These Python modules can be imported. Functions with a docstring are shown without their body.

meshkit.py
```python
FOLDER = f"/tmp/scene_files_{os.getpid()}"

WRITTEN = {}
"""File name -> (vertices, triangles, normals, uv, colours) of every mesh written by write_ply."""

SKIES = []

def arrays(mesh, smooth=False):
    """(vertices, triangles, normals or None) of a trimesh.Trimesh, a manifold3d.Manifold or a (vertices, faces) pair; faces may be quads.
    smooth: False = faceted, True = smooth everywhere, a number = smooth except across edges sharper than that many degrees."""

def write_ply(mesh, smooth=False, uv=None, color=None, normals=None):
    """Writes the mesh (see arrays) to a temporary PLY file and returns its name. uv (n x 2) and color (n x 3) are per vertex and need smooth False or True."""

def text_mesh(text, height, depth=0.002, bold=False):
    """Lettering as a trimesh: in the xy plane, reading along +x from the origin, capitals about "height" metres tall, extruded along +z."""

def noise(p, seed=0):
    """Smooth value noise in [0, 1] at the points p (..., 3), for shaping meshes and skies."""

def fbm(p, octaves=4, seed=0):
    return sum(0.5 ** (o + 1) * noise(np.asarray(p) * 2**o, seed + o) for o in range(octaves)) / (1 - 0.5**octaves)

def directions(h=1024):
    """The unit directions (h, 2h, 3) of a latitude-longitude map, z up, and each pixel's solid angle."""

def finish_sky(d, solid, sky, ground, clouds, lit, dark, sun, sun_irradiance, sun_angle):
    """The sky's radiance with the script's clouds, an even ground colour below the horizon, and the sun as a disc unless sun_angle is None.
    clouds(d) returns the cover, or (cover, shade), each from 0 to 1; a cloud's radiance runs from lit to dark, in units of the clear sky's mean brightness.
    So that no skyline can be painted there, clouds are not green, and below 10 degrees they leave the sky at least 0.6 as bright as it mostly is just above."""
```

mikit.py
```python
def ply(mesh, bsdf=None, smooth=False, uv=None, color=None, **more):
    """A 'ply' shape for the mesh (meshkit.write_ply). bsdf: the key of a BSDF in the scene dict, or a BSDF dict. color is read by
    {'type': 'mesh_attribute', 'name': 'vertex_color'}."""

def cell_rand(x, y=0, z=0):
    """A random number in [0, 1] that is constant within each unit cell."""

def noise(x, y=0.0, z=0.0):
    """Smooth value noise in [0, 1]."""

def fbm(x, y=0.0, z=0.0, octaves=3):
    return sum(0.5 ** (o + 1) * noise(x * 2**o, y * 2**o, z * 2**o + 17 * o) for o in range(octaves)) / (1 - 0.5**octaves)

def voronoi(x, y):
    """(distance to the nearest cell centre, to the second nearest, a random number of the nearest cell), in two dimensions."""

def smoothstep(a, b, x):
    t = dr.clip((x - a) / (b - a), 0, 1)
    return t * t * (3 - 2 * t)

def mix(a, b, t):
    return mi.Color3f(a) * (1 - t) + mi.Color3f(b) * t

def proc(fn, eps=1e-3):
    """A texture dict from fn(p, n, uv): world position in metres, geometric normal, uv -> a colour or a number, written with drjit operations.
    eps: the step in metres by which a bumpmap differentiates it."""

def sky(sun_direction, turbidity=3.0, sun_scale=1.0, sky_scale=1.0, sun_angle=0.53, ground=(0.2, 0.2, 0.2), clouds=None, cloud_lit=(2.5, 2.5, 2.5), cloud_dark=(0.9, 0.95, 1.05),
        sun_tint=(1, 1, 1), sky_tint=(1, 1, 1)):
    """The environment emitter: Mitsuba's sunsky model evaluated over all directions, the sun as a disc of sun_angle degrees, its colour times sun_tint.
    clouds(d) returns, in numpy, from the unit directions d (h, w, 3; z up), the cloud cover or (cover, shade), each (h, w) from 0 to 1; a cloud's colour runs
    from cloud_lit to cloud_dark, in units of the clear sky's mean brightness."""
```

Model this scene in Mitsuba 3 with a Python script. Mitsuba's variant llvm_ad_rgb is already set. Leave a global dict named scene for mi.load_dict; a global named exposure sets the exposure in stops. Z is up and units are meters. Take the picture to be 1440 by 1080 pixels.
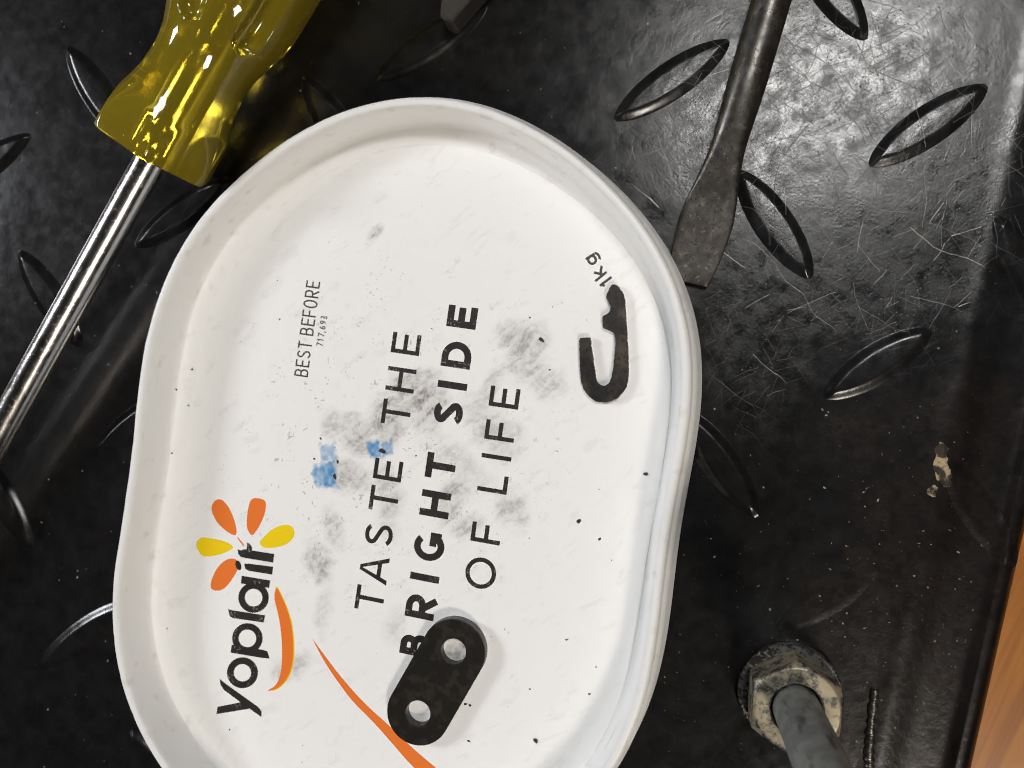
import math
import random
import numpy as np
import drjit as dr
import mitsuba as mi
import trimesh
from shapely.geometry import Polygon, LineString, Point, box
from shapely.ops import unary_union
from shapely import affinity
import mikit
from mikit import proc, noise, fbm, voronoi, cell_rand, smoothstep, mix
import meshkit

T = mi.ScalarTransform4f
MM = 0.001
scene, labels = {}, {}

# ------------------------------------------------------------------ camera, lamps, exposure
TILT = math.radians(10.0)
CAM = np.array([0, 0, 0.17437])
scene['camera'] = {
    'type': 'thinlens', 'fov_axis': 'x', 'fov': 2 * math.degrees(math.atan(720 / 1130.0)),
    'aperture_radius': 0.0010, 'focus_distance': 0.169, 'near_clip': 0.005, 'far_clip': 50.0,
    'to_world': T().look_at(origin=CAM.tolist(), target=[-math.sin(TILT) * 0.1, 0, CAM[2] - math.cos(TILT) * 0.1], up=[0, 1, 0])}
exposure = 0.5


def lamp(key, centre, target, w, h, radiance, label):
    scene[key] = {'type': 'rectangle', 'to_world': T().look_at(origin=centre, target=target, up=[0, 0.3, 1]) @ T().scale([w / 2, h / 2, 1]),
                  'bsdf': {'type': 'diffuse', 'reflectance': {'type': 'rgb', 'value': 0.6}},
                  'emitter': {'type': 'area', 'radiance': {'type': 'rgb', 'value': radiance}}}
    labels[key] = {'label': label, 'category': 'lamp'}


lamp('workshop_lamp', [-2.3, 0.65, 1.36], [0, 0, 0], 0.5, 0.5, [27, 27.8, 29.5], 'cool white workshop lamp high on the left')
lamp('workshop_lamp_001', [0.82, -1.55, 1.9], [0, 0, 0], 0.45, 0.4, [34, 30.8, 27], 'warm workshop lamp high on the lower right')
lamp('workshop_lamp_002', [0.44, 0.80, 2.1], [0, 0, 0], 0.36, 0.62, [22, 21.7, 21.2], 'long white workshop lamp nearly overhead')


# ------------------------------------------------------------------ helpers
def add(key, mesh, bsdf, smooth=False, **more):
    scene[key] = mikit.ply(mesh, bsdf, smooth=smooth, **more)
    return key


def tag(key, label=None, cat=None, group=None, kind=None):
    labels[key] = {k: v for k, v in (('label', label), ('category', cat), ('group', group), ('kind', kind)) if v}


def grid_faces(n, m, wrap=False):
    i, j = np.meshgrid(np.arange(n - 1), np.arange(m if wrap else m - 1), indexing='ij')
    k = (j + 1) % m
    return np.stack([i * m + j, i * m + k, (i + 1) * m + k, (i + 1) * m + j], -1).reshape(-1, 4)


def quads(v, f):
    v = np.asarray(v).reshape(-1, 3) * MM
    f = np.vstack([f[:, [0, 1, 2]], f[:, [0, 2, 3]]])
    return trimesh.Trimesh(v, f, process=False)


def sheet(shape, z, t=0.02):
    """A print or thin sheet: shapely shape in mm, its top at z."""
    parts = []
    for g in getattr(shape, 'geoms', [shape]):
        if g.area > 1e-4:
            m = trimesh.creation.extrude_polygon(g, t, engine='earcut')
            parts.append(m)
    m = trimesh.util.concatenate(parts)
    m.apply_translation([0, 0, z - t])
    m.apply_scale(MM)
    return m


def smooth_poly(pts, n=2):
    """Chaikin corner cutting of a closed polygon."""
    p = np.asarray(pts, float)
    for _ in range(n):
        q = np.roll(p, -1, 0)
        p = np.stack([0.75 * p + 0.25 * q, 0.25 * p + 0.75 * q], 1).reshape(-1, 2)
    return p


def bevelled(poly, z0, z1, r, steps=4):
    """A plate with rounded upper edges (holes too), from shapely polygon in mm, built of nested offset rings."""
    meshes = []
    base = trimesh.creation.extrude_polygon(poly, z1 - r - z0, engine='earcut')
    base.apply_translation([0, 0, z0])
    meshes.append(base)
    last, zl = poly, z1 - r
    for k in range(1, steps + 1):
        a = k / steps * math.pi / 2
        p = poly.buffer(-r * (1 - math.cos(a)), join_style='round')
        z = z1 - r + r * math.sin(a)
        s = trimesh.creation.extrude_polygon(p, z - zl, engine='earcut')
        s.apply_translation([0, 0, zl])
        meshes.append(s)
        last, zl = p, z
    m = trimesh.util.concatenate(meshes)
    m.apply_scale(MM)
    return m


def lofted(rings, cap0=True, cap1=True):
    """rings: (n, m, 3) in mm -> mesh, closed around, with fan caps."""
    rings = np.asarray(rings)
    n, m = rings.shape[:2]
    f = grid_faces(n, m, wrap=True)
    v = rings.reshape(-1, 3)
    tri = np.vstack([f[:, [0, 1, 2]], f[:, [0, 2, 3]]])
    extra = []
    for on, row in ((cap0, 0), (cap1, n - 1)):
        if on:
            c = len(v)
            v = np.vstack([v, rings[row].mean(0)])
            i = row * m + np.arange(m)
            j = row * m + (np.arange(m) + 1) % m
            extra.append(np.stack([np.full(m, c), j, i] if row == 0 else [np.full(m, c), i, j], 1))
    mesh = trimesh.Trimesh(v * MM, np.vstack([tri] + extra), process=False)
    trimesh.repair.fix_normals(mesh)
    return mesh


# ------------------------------------------------------------------ materials
def rot(p, deg):
    c, s = math.cos(math.radians(deg)), math.sin(math.radians(deg))
    x, y = p.x * 1000, p.y * 1000
    return x * c + y * s, -x * s + y * c


def scratch(p, deg, length, pitch, thin, seed, keep):
    """Hair scratches: long thin bent segments, each with its own place along and across one direction."""
    a, b = rot(p, deg)
    b = b + 7.0 * (noise(a * 0.055 + seed, b * 0.04) - 0.5) + 1.1 * (noise(a * 0.22 + seed, b * 0.2, 3) - 0.5) + 0.12 * (noise(a * 1.3 + seed, b, 6) - 0.5)
    row = dr.floor(b / pitch)
    a2 = a / length + cell_rand(row, seed, 1) * 7
    seg = dr.floor(a2)
    t = a2 - seg
    on = cell_rand(row, seg, seed + 2) < keep
    at = 0.25 + 0.5 * cell_rand(row, seg, seed + 5)
    wid = thin * (0.5 + cell_rand(row, seg, seed + 9))
    d = dr.abs(b / pitch - row - at) * pitch
    span = 0.3 + 0.65 * cell_rand(row, seg, seed + 13)
    return dr.select(on & (t < span), smoothstep(wid, wid * 0.35, d) * (0.35 + 0.65 * cell_rand(row, seg, seed + 17)), 0.0)


def worn(p):
    """How scuffed the plate is: the foot-worn patch at the upper right, ragged, and thin elsewhere."""
    x, y = p.x * 1000, p.y * 1000
    n = fbm(x * 0.05 + 40, y * 0.05, octaves=4)
    d = dr.sqrt(dr.square((x - 33) / 38) + dr.square((y - 50) / 50))
    return 0.12 + 0.88 * smoothstep(1.25, 0.55, d + 1.2 * (n - 0.5))


def all_scratches(p):
    s = scratch(p, 25, 9, 1.7, 0.07, 1, 0.3)
    s = dr.maximum(s, scratch(p, 62, 13, 2.3, 0.09, 2, 0.3))
    s = dr.maximum(s, scratch(p, 118, 11, 1.9, 0.08, 3, 0.3))
    s = dr.maximum(s, scratch(p, 151, 15, 3.1, 0.12, 4, 0.3))
    s = dr.maximum(s, scratch(p, 84, 7, 2.7, 0.16, 5, 0.3) * 0.6)
    return s


def gouges(p):
    """Fewer, longer, brighter scratches down to bare metal in the worn patch."""
    w = worn(p)
    s = scratch(p, 136, 22, 4.1, 0.11, 11, 0.35)
    s = dr.maximum(s, scratch(p, 95, 16, 5.3, 0.08, 12, 0.3))
    s = dr.maximum(s, scratch(p, 20, 14, 4.7, 0.09, 13, 0.28))
    s = dr.maximum(s, scratch(p, 55, 6, 2.1, 0.07, 14, 0.25) * 0.7)
    return s * smoothstep(0.6, 1.0, w)


def grime(p):
    """Greasy dirt caked round the nut and along the right border, with a ragged outline."""
    x, y = p.x * 1000, p.y * 1000
    n = fbm(x * 0.11 + 3, y * 0.11, 7, octaves=5)
    d = dr.sqrt(dr.square((x - 58) / 30) + dr.square((y + 45) / 52))
    return smoothstep(1.15, 0.75, d + 1.1 * (n - 0.5)) * (0.55 + 0.45 * smoothstep(0.3, 0.6, noise(x * 0.9, y * 0.9, 2)))


def plate_color(p, n, uv):
    x, y = p.x * 1000, p.y * 1000
    w = worn(p)
    blot = fbm(x * 0.35, y * 0.35, 2, octaves=4)
    fine = noise(x * 4.3, y * 4.3, 5)
    base = mi.Color3f(0.0084, 0.0082, 0.0085) * (0.6 + 0.8 * blot)
    scuff = w * smoothstep(0.42, 0.75, blot * 0.8 + 0.25 * fine)
    c = mix(base, (0.0122, 0.0124, 0.0132), scuff)
    c = mix(c, (0.11, 0.107, 0.10), 0.7 * all_scratches(p) * dr.minimum(w * w + 0.05, 1.0))
    rust = smoothstep(0.66, 0.80, fbm(x * 0.22 + 9, y * 0.22 + 3, 1, octaves=4)) * smoothstep(0.35, 0.7, noise(x * 1.7, y * 1.7)) * (0.08 + grime(p))
    c = mix(c, (0.05, 0.024, 0.013), 0.7 * rust)
    g = grime(p)
    c = mix(c, mix((0.006, 0.0045, 0.004), (0.014, 0.010, 0.008), fine * smoothstep(0.4, 0.7, blot)), g)
    return mix(c, (0.30, 0.285, 0.26), 0.9 * gouges(p))


def plate_rough(p, n, uv):
    x, y = p.x * 1000, p.y * 1000
    w = worn(p)
    blot = fbm(x * 0.45 + 7, y * 0.45, 4, octaves=4)
    streak = fbm(x * 0.25 + y * 0.4, y * 1.3 - x * 0.8, 8, octaves=3)
    r = 0.20 + 0.065 * w + (0.09 + 0.22 * w) * (blot - 0.5) + 0.12 * w * (noise(x * 4.3, y * 4.3) - 0.5) + 0.10 * w * (streak - 0.5)
    r = r + (0.28 - r) * grime(p)
    return dr.clip(r + 0.12 * all_scratches(p) * w, 0.14, 0.6)


def plate_metal(p, n, uv):
    w = worn(p)
    return dr.minimum(0.5 * gouges(p) + 0.3 * all_scratches(p) * w, 0.9)


def plate_bump(p, n, uv):
    x, y = p.x * 1000, p.y * 1000
    w = worn(p)
    h = 0.017 * fbm(x * 0.5, y * 0.5, 8, octaves=3) + (0.002 + 0.006 * w) * noise(x * 2.3, y * 2.3, 3) + 0.0022 * w * noise(x * 6.5, y * 6.5, 1)
    pit = smoothstep(0.16, 0.05, voronoi(x * 0.7, y * 0.7)[0]) * smoothstep(0.5, 0.6, noise(x * 0.3, y * 0.3, 4))
    h = h - 0.015 * pit * w
    h = h + grime(p) * (0.016 * fbm(x * 1.3, y * 1.3, 5, octaves=3) + 0.006 * noise(x * 5, y * 5, 7))
    return (h - 0.011 * all_scratches(p) * w - 0.02 * gouges(p)) * MM


def dirty_bump(p, n, uv):
    x, y = p.x * 1000, p.y * 1000
    return (0.10 * fbm(x * 1.1, y * 1.1, p.z * 1100, octaves=4) + 0.04 * noise(x * 5, y * 5, p.z * 5000)) * MM


def fine_bump(p, n, uv):
    x, y = p.x * 1000, p.y * 1000
    return (0.03 * fbm(x * 0.9, y * 0.9, p.z * 900, octaves=3) + 0.004 * noise(x * 6, y * 6, p.z * 6000)) * MM


def lid_color(p, n, uv):
    x, y = p.x * 1000, p.y * 1000
    g = smoothstep(0.60, 0.85, fbm(x * 0.35, y * 0.35, p.z * 350, octaves=4))
    c = mix((0.80, 0.80, 0.785), (0.60, 0.54, 0.45), 0.45 * g)
    return c


SMUDGE = [[-57.04, -7.02, 6.69, 4.56, 60, 1], [-48.65, -4.02, 6.69, 3.95, 75, 0.95], [-52.67, -0.7768, 5.17, 3.65, 20, 0.8], [-64.09, -11.31, 6.08, 3.95, 150, 0.75], [-69.9, -9.48, 3.95, 2.74, 120, 0.5], [-27.49, 7.27, 6.69, 4.56, 70, 0.75], [-31.03, 10.64, 3.65, 3.04, 40, 0.6], [-21.84, 0, 5.47, 3.34, 150, 0.55], [-73.59, -39.64, 4.56, 3.04, 80, 0.8], [-69.9, -32.39, 4.56, 2.74, 100, 0.55], [-42.28, -24.6, 6.99, 3.34, 70, 0.7], [-39.92, -29.91, 4.26, 2.74, 20, 0.6], [-57.53, -24.98, 9.12, 3.34, 100, 0.55], [-66.58, -20.16, 5.78, 3.65, 170, 0.75], [-40.39, -57.55, 5.47, 3.95, 60, 0.65], [-79.68, -63, 4.86, 3.04, 30, 0.6], [-55.91, -52.99, 4.56, 2.74, 80, 0.35], [-34.44, -9.15, 9.12, 4.56, 130, 0.5], [-29.79, -26.57, 5.17, 3.34, 80, 0.6], [-42.28, -16.91, 9.12, 3.95, 140, 0.45], [-59.98, 33.64, 1.82, 1.368, 40, 0.7], [-72.41, -50.68, 6.69, 2.13, 85, 0.3], [-34.44, 0, 6.08, 2.43, 60, 0.5]]
BLUE = [[-71.91, -20.26, 3.04, 0.95], [-71.24, -15.19, 2.13, 0.66], [-60.47, -14.4, 1.82, 0.95], [-57.86, -14.05, 1.52, 0.85]]


def label_color(p, n, uv):
    x, y = p.x * 1000, p.y * 1000
    f = fbm(x * 0.30, y * 0.30, 3, octaves=5)
    g = fbm(x * 1.1 + 5, y * 1.1, 3, octaves=5)
    g2 = fbm(x * 2.6, y * 2.6, 14, octaves=3)
    wx = x + 3.2 * (fbm(x * 0.16, y * 0.16, 21, octaves=3) - 0.5)
    wy = y + 3.2 * (fbm(x * 0.16 + 50, y * 0.16, 22, octaves=3) - 0.5)
    drag = fbm((wx * 0.82 + wy * 0.57) * 0.16, (-wx * 0.57 + wy * 0.82) * 1.0, 13, octaves=4)      # wiped by a finger
    m = mi.Float(0)
    for sx, sy, ra, rb, deg, k in SMUDGE:
        c_, s_ = math.cos(math.radians(deg)), math.sin(math.radians(deg))
        a, b = (wx - sx) * c_ + (wy - sy) * s_, -(wx - sx) * s_ + (wy - sy) * c_
        d = dr.sqrt(dr.square(a / ra) + dr.square(b / rb))
        whorl = 0.5 + 0.5 * dr.sin(7.5 * (dr.sqrt(dr.square(a * 0.7) + dr.square(b + 2.0)) + 1.5 * f))
        m = dr.maximum(m, k * smoothstep(1.35, 0.35, d + 0.75 * (f - 0.5) + 0.35 * (g2 - 0.5)) * (0.82 + 0.18 * whorl))
    m = m * (0.40 + 0.60 * smoothstep(0.36, 0.70, 0.5 * g + 0.15 * g2 + 0.35 * drag)) * (0.75 + 0.25 * smoothstep(0.3, 0.6, drag))
    wiped = 0.08 * smoothstep(0.52, 0.75, drag) * smoothstep(0.45, 0.65, f)
    c = mix((0.855, 0.855, 0.84), (0.21, 0.19, 0.163), dr.minimum(m * 1.0 + wiped, 1.0))
    fleck = smoothstep(0.80, 0.9, noise(x * 2.2, y * 2.2, 31)) * smoothstep(0.5, 0.7, f)
    mid = smoothstep(52, 18, dr.sqrt(dr.square(x + 60) + dr.square(y + 12)) + 14 * (f - 0.5))
    c = mix(c, (0.25, 0.23, 0.20), 0.6 * fleck * (0.12 + 0.88 * mid))
    blue = mi.Float(0)
    for sx, sy, r, k in BLUE:
        a, b = (x - sx) * 0.985 + (y - sy) * 0.17, -(x - sx) * 0.17 + (y - sy) * 0.985
        d = dr.maximum(dr.abs(a) / (r * 0.85), dr.abs(b) / r) + 0.9 * (fbm(x * 0.55, y * 0.55, 2, octaves=2) - 0.5) + 0.35 * (g2 - 0.5)
        blue = dr.maximum(blue, k * smoothstep(1.25, 0.6, d) * (0.5 + 0.75 * g))
    c = mix(c, (0.06, 0.27, 0.54), dr.minimum(blue, 1.0))
    return c


def ink_color(p, n, uv):
    x, y = p.x * 1000, p.y * 1000
    rub = smoothstep(0.72, 0.82, noise(x * 3.4, y * 3.4, 4)) * smoothstep(0.5, 0.7, fbm(x * 0.3, y * 0.3, 8, octaves=3))
    return mix(mix((0.015, 0.013, 0.012), (0.032, 0.03, 0.028), fbm(x * 0.5, y * 0.5, 2, octaves=3)), (0.30, 0.29, 0.27), 0.7 * rub)


def label_rough(p, n, uv):
    x, y = p.x * 1000, p.y * 1000
    return 0.33 + 0.2 * fbm(x * 0.5, y * 0.5, 6, octaves=3)


def steel_bump(p, n, uv):
    # turning marks across the shaft, which lies along this direction
    a = p.x * 1000 * AX[0] + p.y * 1000 * AX[1]
    return (0.0016 * noise(a * 6.0, 1.0) + 0.0012 * noise(a * 15.0, 4.0)) * MM


def shaft_rough(p, n, uv):
    x, y, z = p.x * 1000, p.y * 1000, p.z * 1000
    return 0.13 + 0.16 * fbm(x * 0.5, y * 0.5, z * 0.8, octaves=4) + 0.10 * smoothstep(0.7, 0.8, noise(x * 2.1, y * 2.1, z * 2.1))


def oxide_color(p, n, uv):
    x, y, z = p.x * 1000, p.y * 1000, p.z * 1000
    f = fbm(x * 0.5, y * 0.5, z * 0.5, octaves=4)
    g = noise(x * 3.5, y * 3.5, z * 3.5)
    c = mix((0.075, 0.070, 0.065), (0.135, 0.127, 0.117), smoothstep(0.3, 0.8, f))
    c = mix(c, (0.04, 0.034, 0.03), 0.8 * smoothstep(0.6, 0.75, g) * smoothstep(0.4, 0.6, f))
    return mix(c, (0.30, 0.24, 0.16), 0.6 * smoothstep(0.66, 0.8, noise(x * 1.2, y * 1.2, z + 20)) * smoothstep(0.5, 0.7, g))


def oxide_rough(p, n, uv):
    return 0.27 + 0.22 * fbm(p.x * 900, p.y * 900, p.z * 900, octaves=3)


def black_color(p, n, uv):
    x, y, z = p.x * 1000, p.y * 1000, p.z * 1000
    f = fbm(x * 0.6, y * 0.6, z, octaves=4)
    c = mix((0.020, 0.018, 0.016), (0.038, 0.032, 0.027), smoothstep(0.45, 0.75, f))
    return c


def clip_color(p, n, uv):
    x, y, z = p.x * 1000, p.y * 1000, p.z * 1000
    f = fbm(x * 0.35 + 2, y * 0.35, z, octaves=5)
    c = mix((0.032, 0.030, 0.029), (0.085, 0.066, 0.052), smoothstep(0.40, 0.68, f))
    return mix(c, (0.02, 0.017, 0.015), 0.6 * smoothstep(0.55, 0.75, noise(x * 2.3, y * 2.3, 5)))


def nut_color(p, n, uv):
    x, y, z = p.x * 1000, p.y * 1000, p.z * 1000
    f = fbm(x * 0.55 + 3, y * 0.55, z * 0.55, octaves=4)
    g = noise(x * 3.2, y * 3.2, z * 3.2)
    c = mix((0.33, 0.285, 0.19), (0.20, 0.195, 0.165), smoothstep(0.4, 0.65, f))
    return mix(c, (0.035, 0.028, 0.021), 0.92 * smoothstep(0.46, 0.70, 0.72 * f + 0.30 * g))


def washer_color(p, n, uv):
    x, y, z = p.x * 1000, p.y * 1000, p.z * 1000
    f = fbm(x * 0.45 + 8, y * 0.45, z * 0.45, octaves=4)
    g = noise(x * 2.6, y * 2.6, z * 2.6)
    c = mix((0.10, 0.10, 0.095), (0.26, 0.25, 0.22), smoothstep(0.5, 0.75, f))
    return mix(c, (0.022, 0.02, 0.017), smoothstep(0.42, 0.62, 0.55 * f + 0.5 * g))


def rod_color(p, n, uv):
    x, y, z = p.x * 1000, p.y * 1000, p.z * 1000
    f = fbm(x * 0.4, y * 0.4, z * 0.3, octaves=4)
    c = mix((0.19, 0.20, 0.19), (0.25, 0.26, 0.24), smoothstep(0.35, 0.7, f))
    return mix(c, (0.055, 0.045, 0.04), 0.75 * smoothstep(0.52, 0.72, fbm(x * 0.5 + 9, y * 0.5, z * 0.12, octaves=5)))


def wood_color(p, n, uv):
    a, b = rot(p, 68)
    ring = fbm(a * 0.02, b * 0.42, 4, octaves=4)
    fine = noise(a * 0.12, b * 3.0, 2)
    c = mix((0.42, 0.155, 0.020), (0.28, 0.090, 0.011), smoothstep(0.35, 0.7, ring))
    return mix(c, (0.44, 0.165, 0.026), 0.35 * fine)


def flake_color(p, n, uv):
    x, y, z = p.x * 1000, p.y * 1000, p.z * 1000
    f = fbm(x * 0.7, y * 0.7, 2, octaves=4)
    return mix((0.40, 0.30, 0.17), (0.03, 0.021, 0.014), smoothstep(0.38, 0.56, f))


def grit_color(p, n, uv):
    x, y = p.x * 1000, p.y * 1000
    k = cell_rand(x * 0.9, y * 0.9, 3)
    return mix(mix((0.05, 0.042, 0.035), (0.25, 0.23, 0.20), smoothstep(0.4, 0.9, k)), (0.22, 0.11, 0.04), 0.7 * smoothstep(0.8, 0.82, cell_rand(x * .9, y * .9, 7)))


AX = [0.5698, 0.8218]


def principled(color, rough, metallic=0.0, **kw):
    c = color if isinstance(color, dict) else {'type': 'rgb', 'value': color}
    r = rough if isinstance(rough, (dict, float)) else proc(rough)
    return {'type': 'principled', 'base_color': c, 'roughness': r, 'metallic': metallic, **kw}


def bumped(inner, fn, eps):
    return {'type': 'bumpmap', 'arbitrary': {**proc(fn, eps=eps)}, 'scale': 1.0, 'bsdf': inner}


def two(b):
    return {'type': 'twosided', 'bsdf': b}


scene['plate_black'] = two(bumped(principled(proc(plate_color), plate_rough, metallic=proc(plate_metal), specular=0.4), plate_bump, 4e-5))
scene['lid_plastic'] = two(principled(proc(lid_color), 0.38, specular=0.45))
scene['label_print'] = two(principled(proc(label_color), label_rough, specular=0.45))
scene['ink_black'] = two(principled(proc(ink_color), 0.42, specular=0.4))
scene['ink_grey'] = two(principled((0.045, 0.042, 0.040), 0.45, specular=0.4))
scene['ink_orange'] = two(principled((0.80, 0.185, 0.028), 0.42, specular=0.4))
scene['ink_yellow'] = two(principled((0.86, 0.62, 0.005), 0.42, specular=0.4))
scene['acetate_yellow'] = principled((1.0, 0.76, 0.06), 0.05, spec_trans=0.85, eta=1.48)
scene['bright_steel'] = two(bumped(principled((0.66, 0.63, 0.60), shaft_rough, 1.0), steel_bump, 2e-5))
scene['oxide_steel'] = two(bumped(principled(proc(oxide_color), oxide_rough, 0.85), fine_bump, 4e-5))
scene['clip_steel'] = two(bumped(principled(proc(clip_color), 0.33, 0.5), fine_bump, 4e-5))
scene['bar_steel'] = two(bumped(principled((0.17, 0.16, 0.15), 0.25, 0.8), fine_bump, 4e-5))
scene['black_oxide'] = two(bumped(principled(proc(black_color), 0.34, 0.35), fine_bump, 4e-5))
scene['nut_zinc'] = two(principled(proc(nut_color), 0.42, 0.5))
scene['washer_zinc'] = two(bumped(principled(proc(washer_color), 0.45, 0.5), dirty_bump, 5e-5))
scene['rod_grey'] = two(principled(proc(rod_color), 0.45, 0.35))
scene['wood_varnish'] = two(principled(proc(wood_color), 0.35, specular=0.5))
scene['flake_tan'] = two(bumped(principled(proc(flake_color), 0.7), dirty_bump, 5e-5))
scene['grit_mix'] = two(principled(proc(grit_color), 0.4, specular=0.6))
scene['grit_black'] = two(principled((0.02, 0.018, 0.016), 0.6))

# ------------------------------------------------------------------ the plate, its ribs and the floor beyond its edge
EDGE = [[70.69, -25.4], [60.92, -73.16]]       # two points of the rolled edge's crest line
e0, e1 = np.array(EDGE[0]), np.array(EDGE[1])
along = (e0 - e1) / np.linalg.norm(e0 - e1)
across = np.array([along[1], -along[0]])         # towards the floor
SHOULDER = -14.8                                 # the bead along the plate, mm inside the crest


def plate_profile(q):
    """Height of the plate over q, mm across from the crest of its rolled edge."""
    s = q - SHOULDER
    bead = 0.19 * np.exp(-(s / 2.2) ** 2)
    drop = -0.9 / (1 + np.exp(-(s - 4.0) / 1.3))
    lip = 0.8 * np.exp(-((q + 0.0) / 1.5) ** 2)
    return bead + drop + lip


def plate_z(x, y):
    p = np.stack([x, y, 0 * x], -1)
    q = (x - e0[0]) * across[0] + (y - e0[1]) * across[1]
    wavy = 0.22 * (meshkit.fbm(p * 0.045, 3, 4) - 0.5) + 0.05 * (meshkit.fbm(p * 0.22, 3, 9) - 0.5)
    crook = 0.5 * (meshkit.fbm(p * 0.06, 2, 14) - 0.5)
    return wavy + plate_profile(q + crook)


us = np.concatenate([np.arange(-300, -30, 1.2), np.arange(-30, 0.0, 0.3)])
ang = np.linspace(0, math.pi / 2, 10)
vs = np.arange(-190, 190.1, 1.0)
U, V = np.meshgrid(us, vs)
X = e0[0] + across[0] * U + along[0] * V
Y = e0[1] + across[1] * U + along[1] * V
Z = plate_z(X, Y)
# the rolled lip goes on as a round nose and a skirt
nose_u = [3.6 * math.sin(a) for a in ang[1:]] + [3.7, 3.7]
nose_z = [-3.6 * (1 - math.cos(a)) for a in ang[1:]] + [-7.0, -14.0]
ztop = Z[:, -1]
for du, dz in zip(nose_u, nose_z):
    X = np.hstack([X, (e0[0] + across[0] * du + along[0] * vs)[:, None]])
    Y = np.hstack([Y, (e0[1] + across[1] * du + along[1] * vs)[:, None]])
    Z = np.hstack([Z, (ztop + dz)[:, None]])
m = quads(np.stack([X, Y, Z], -1), grid_faces(*X.shape))
m.invert()
add('tread_plate', m, 'plate_black', smooth=True)
tag('tread_plate', 'scuffed black tread plate with raised lens ribs under the lid and tools', kind='structure')

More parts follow.
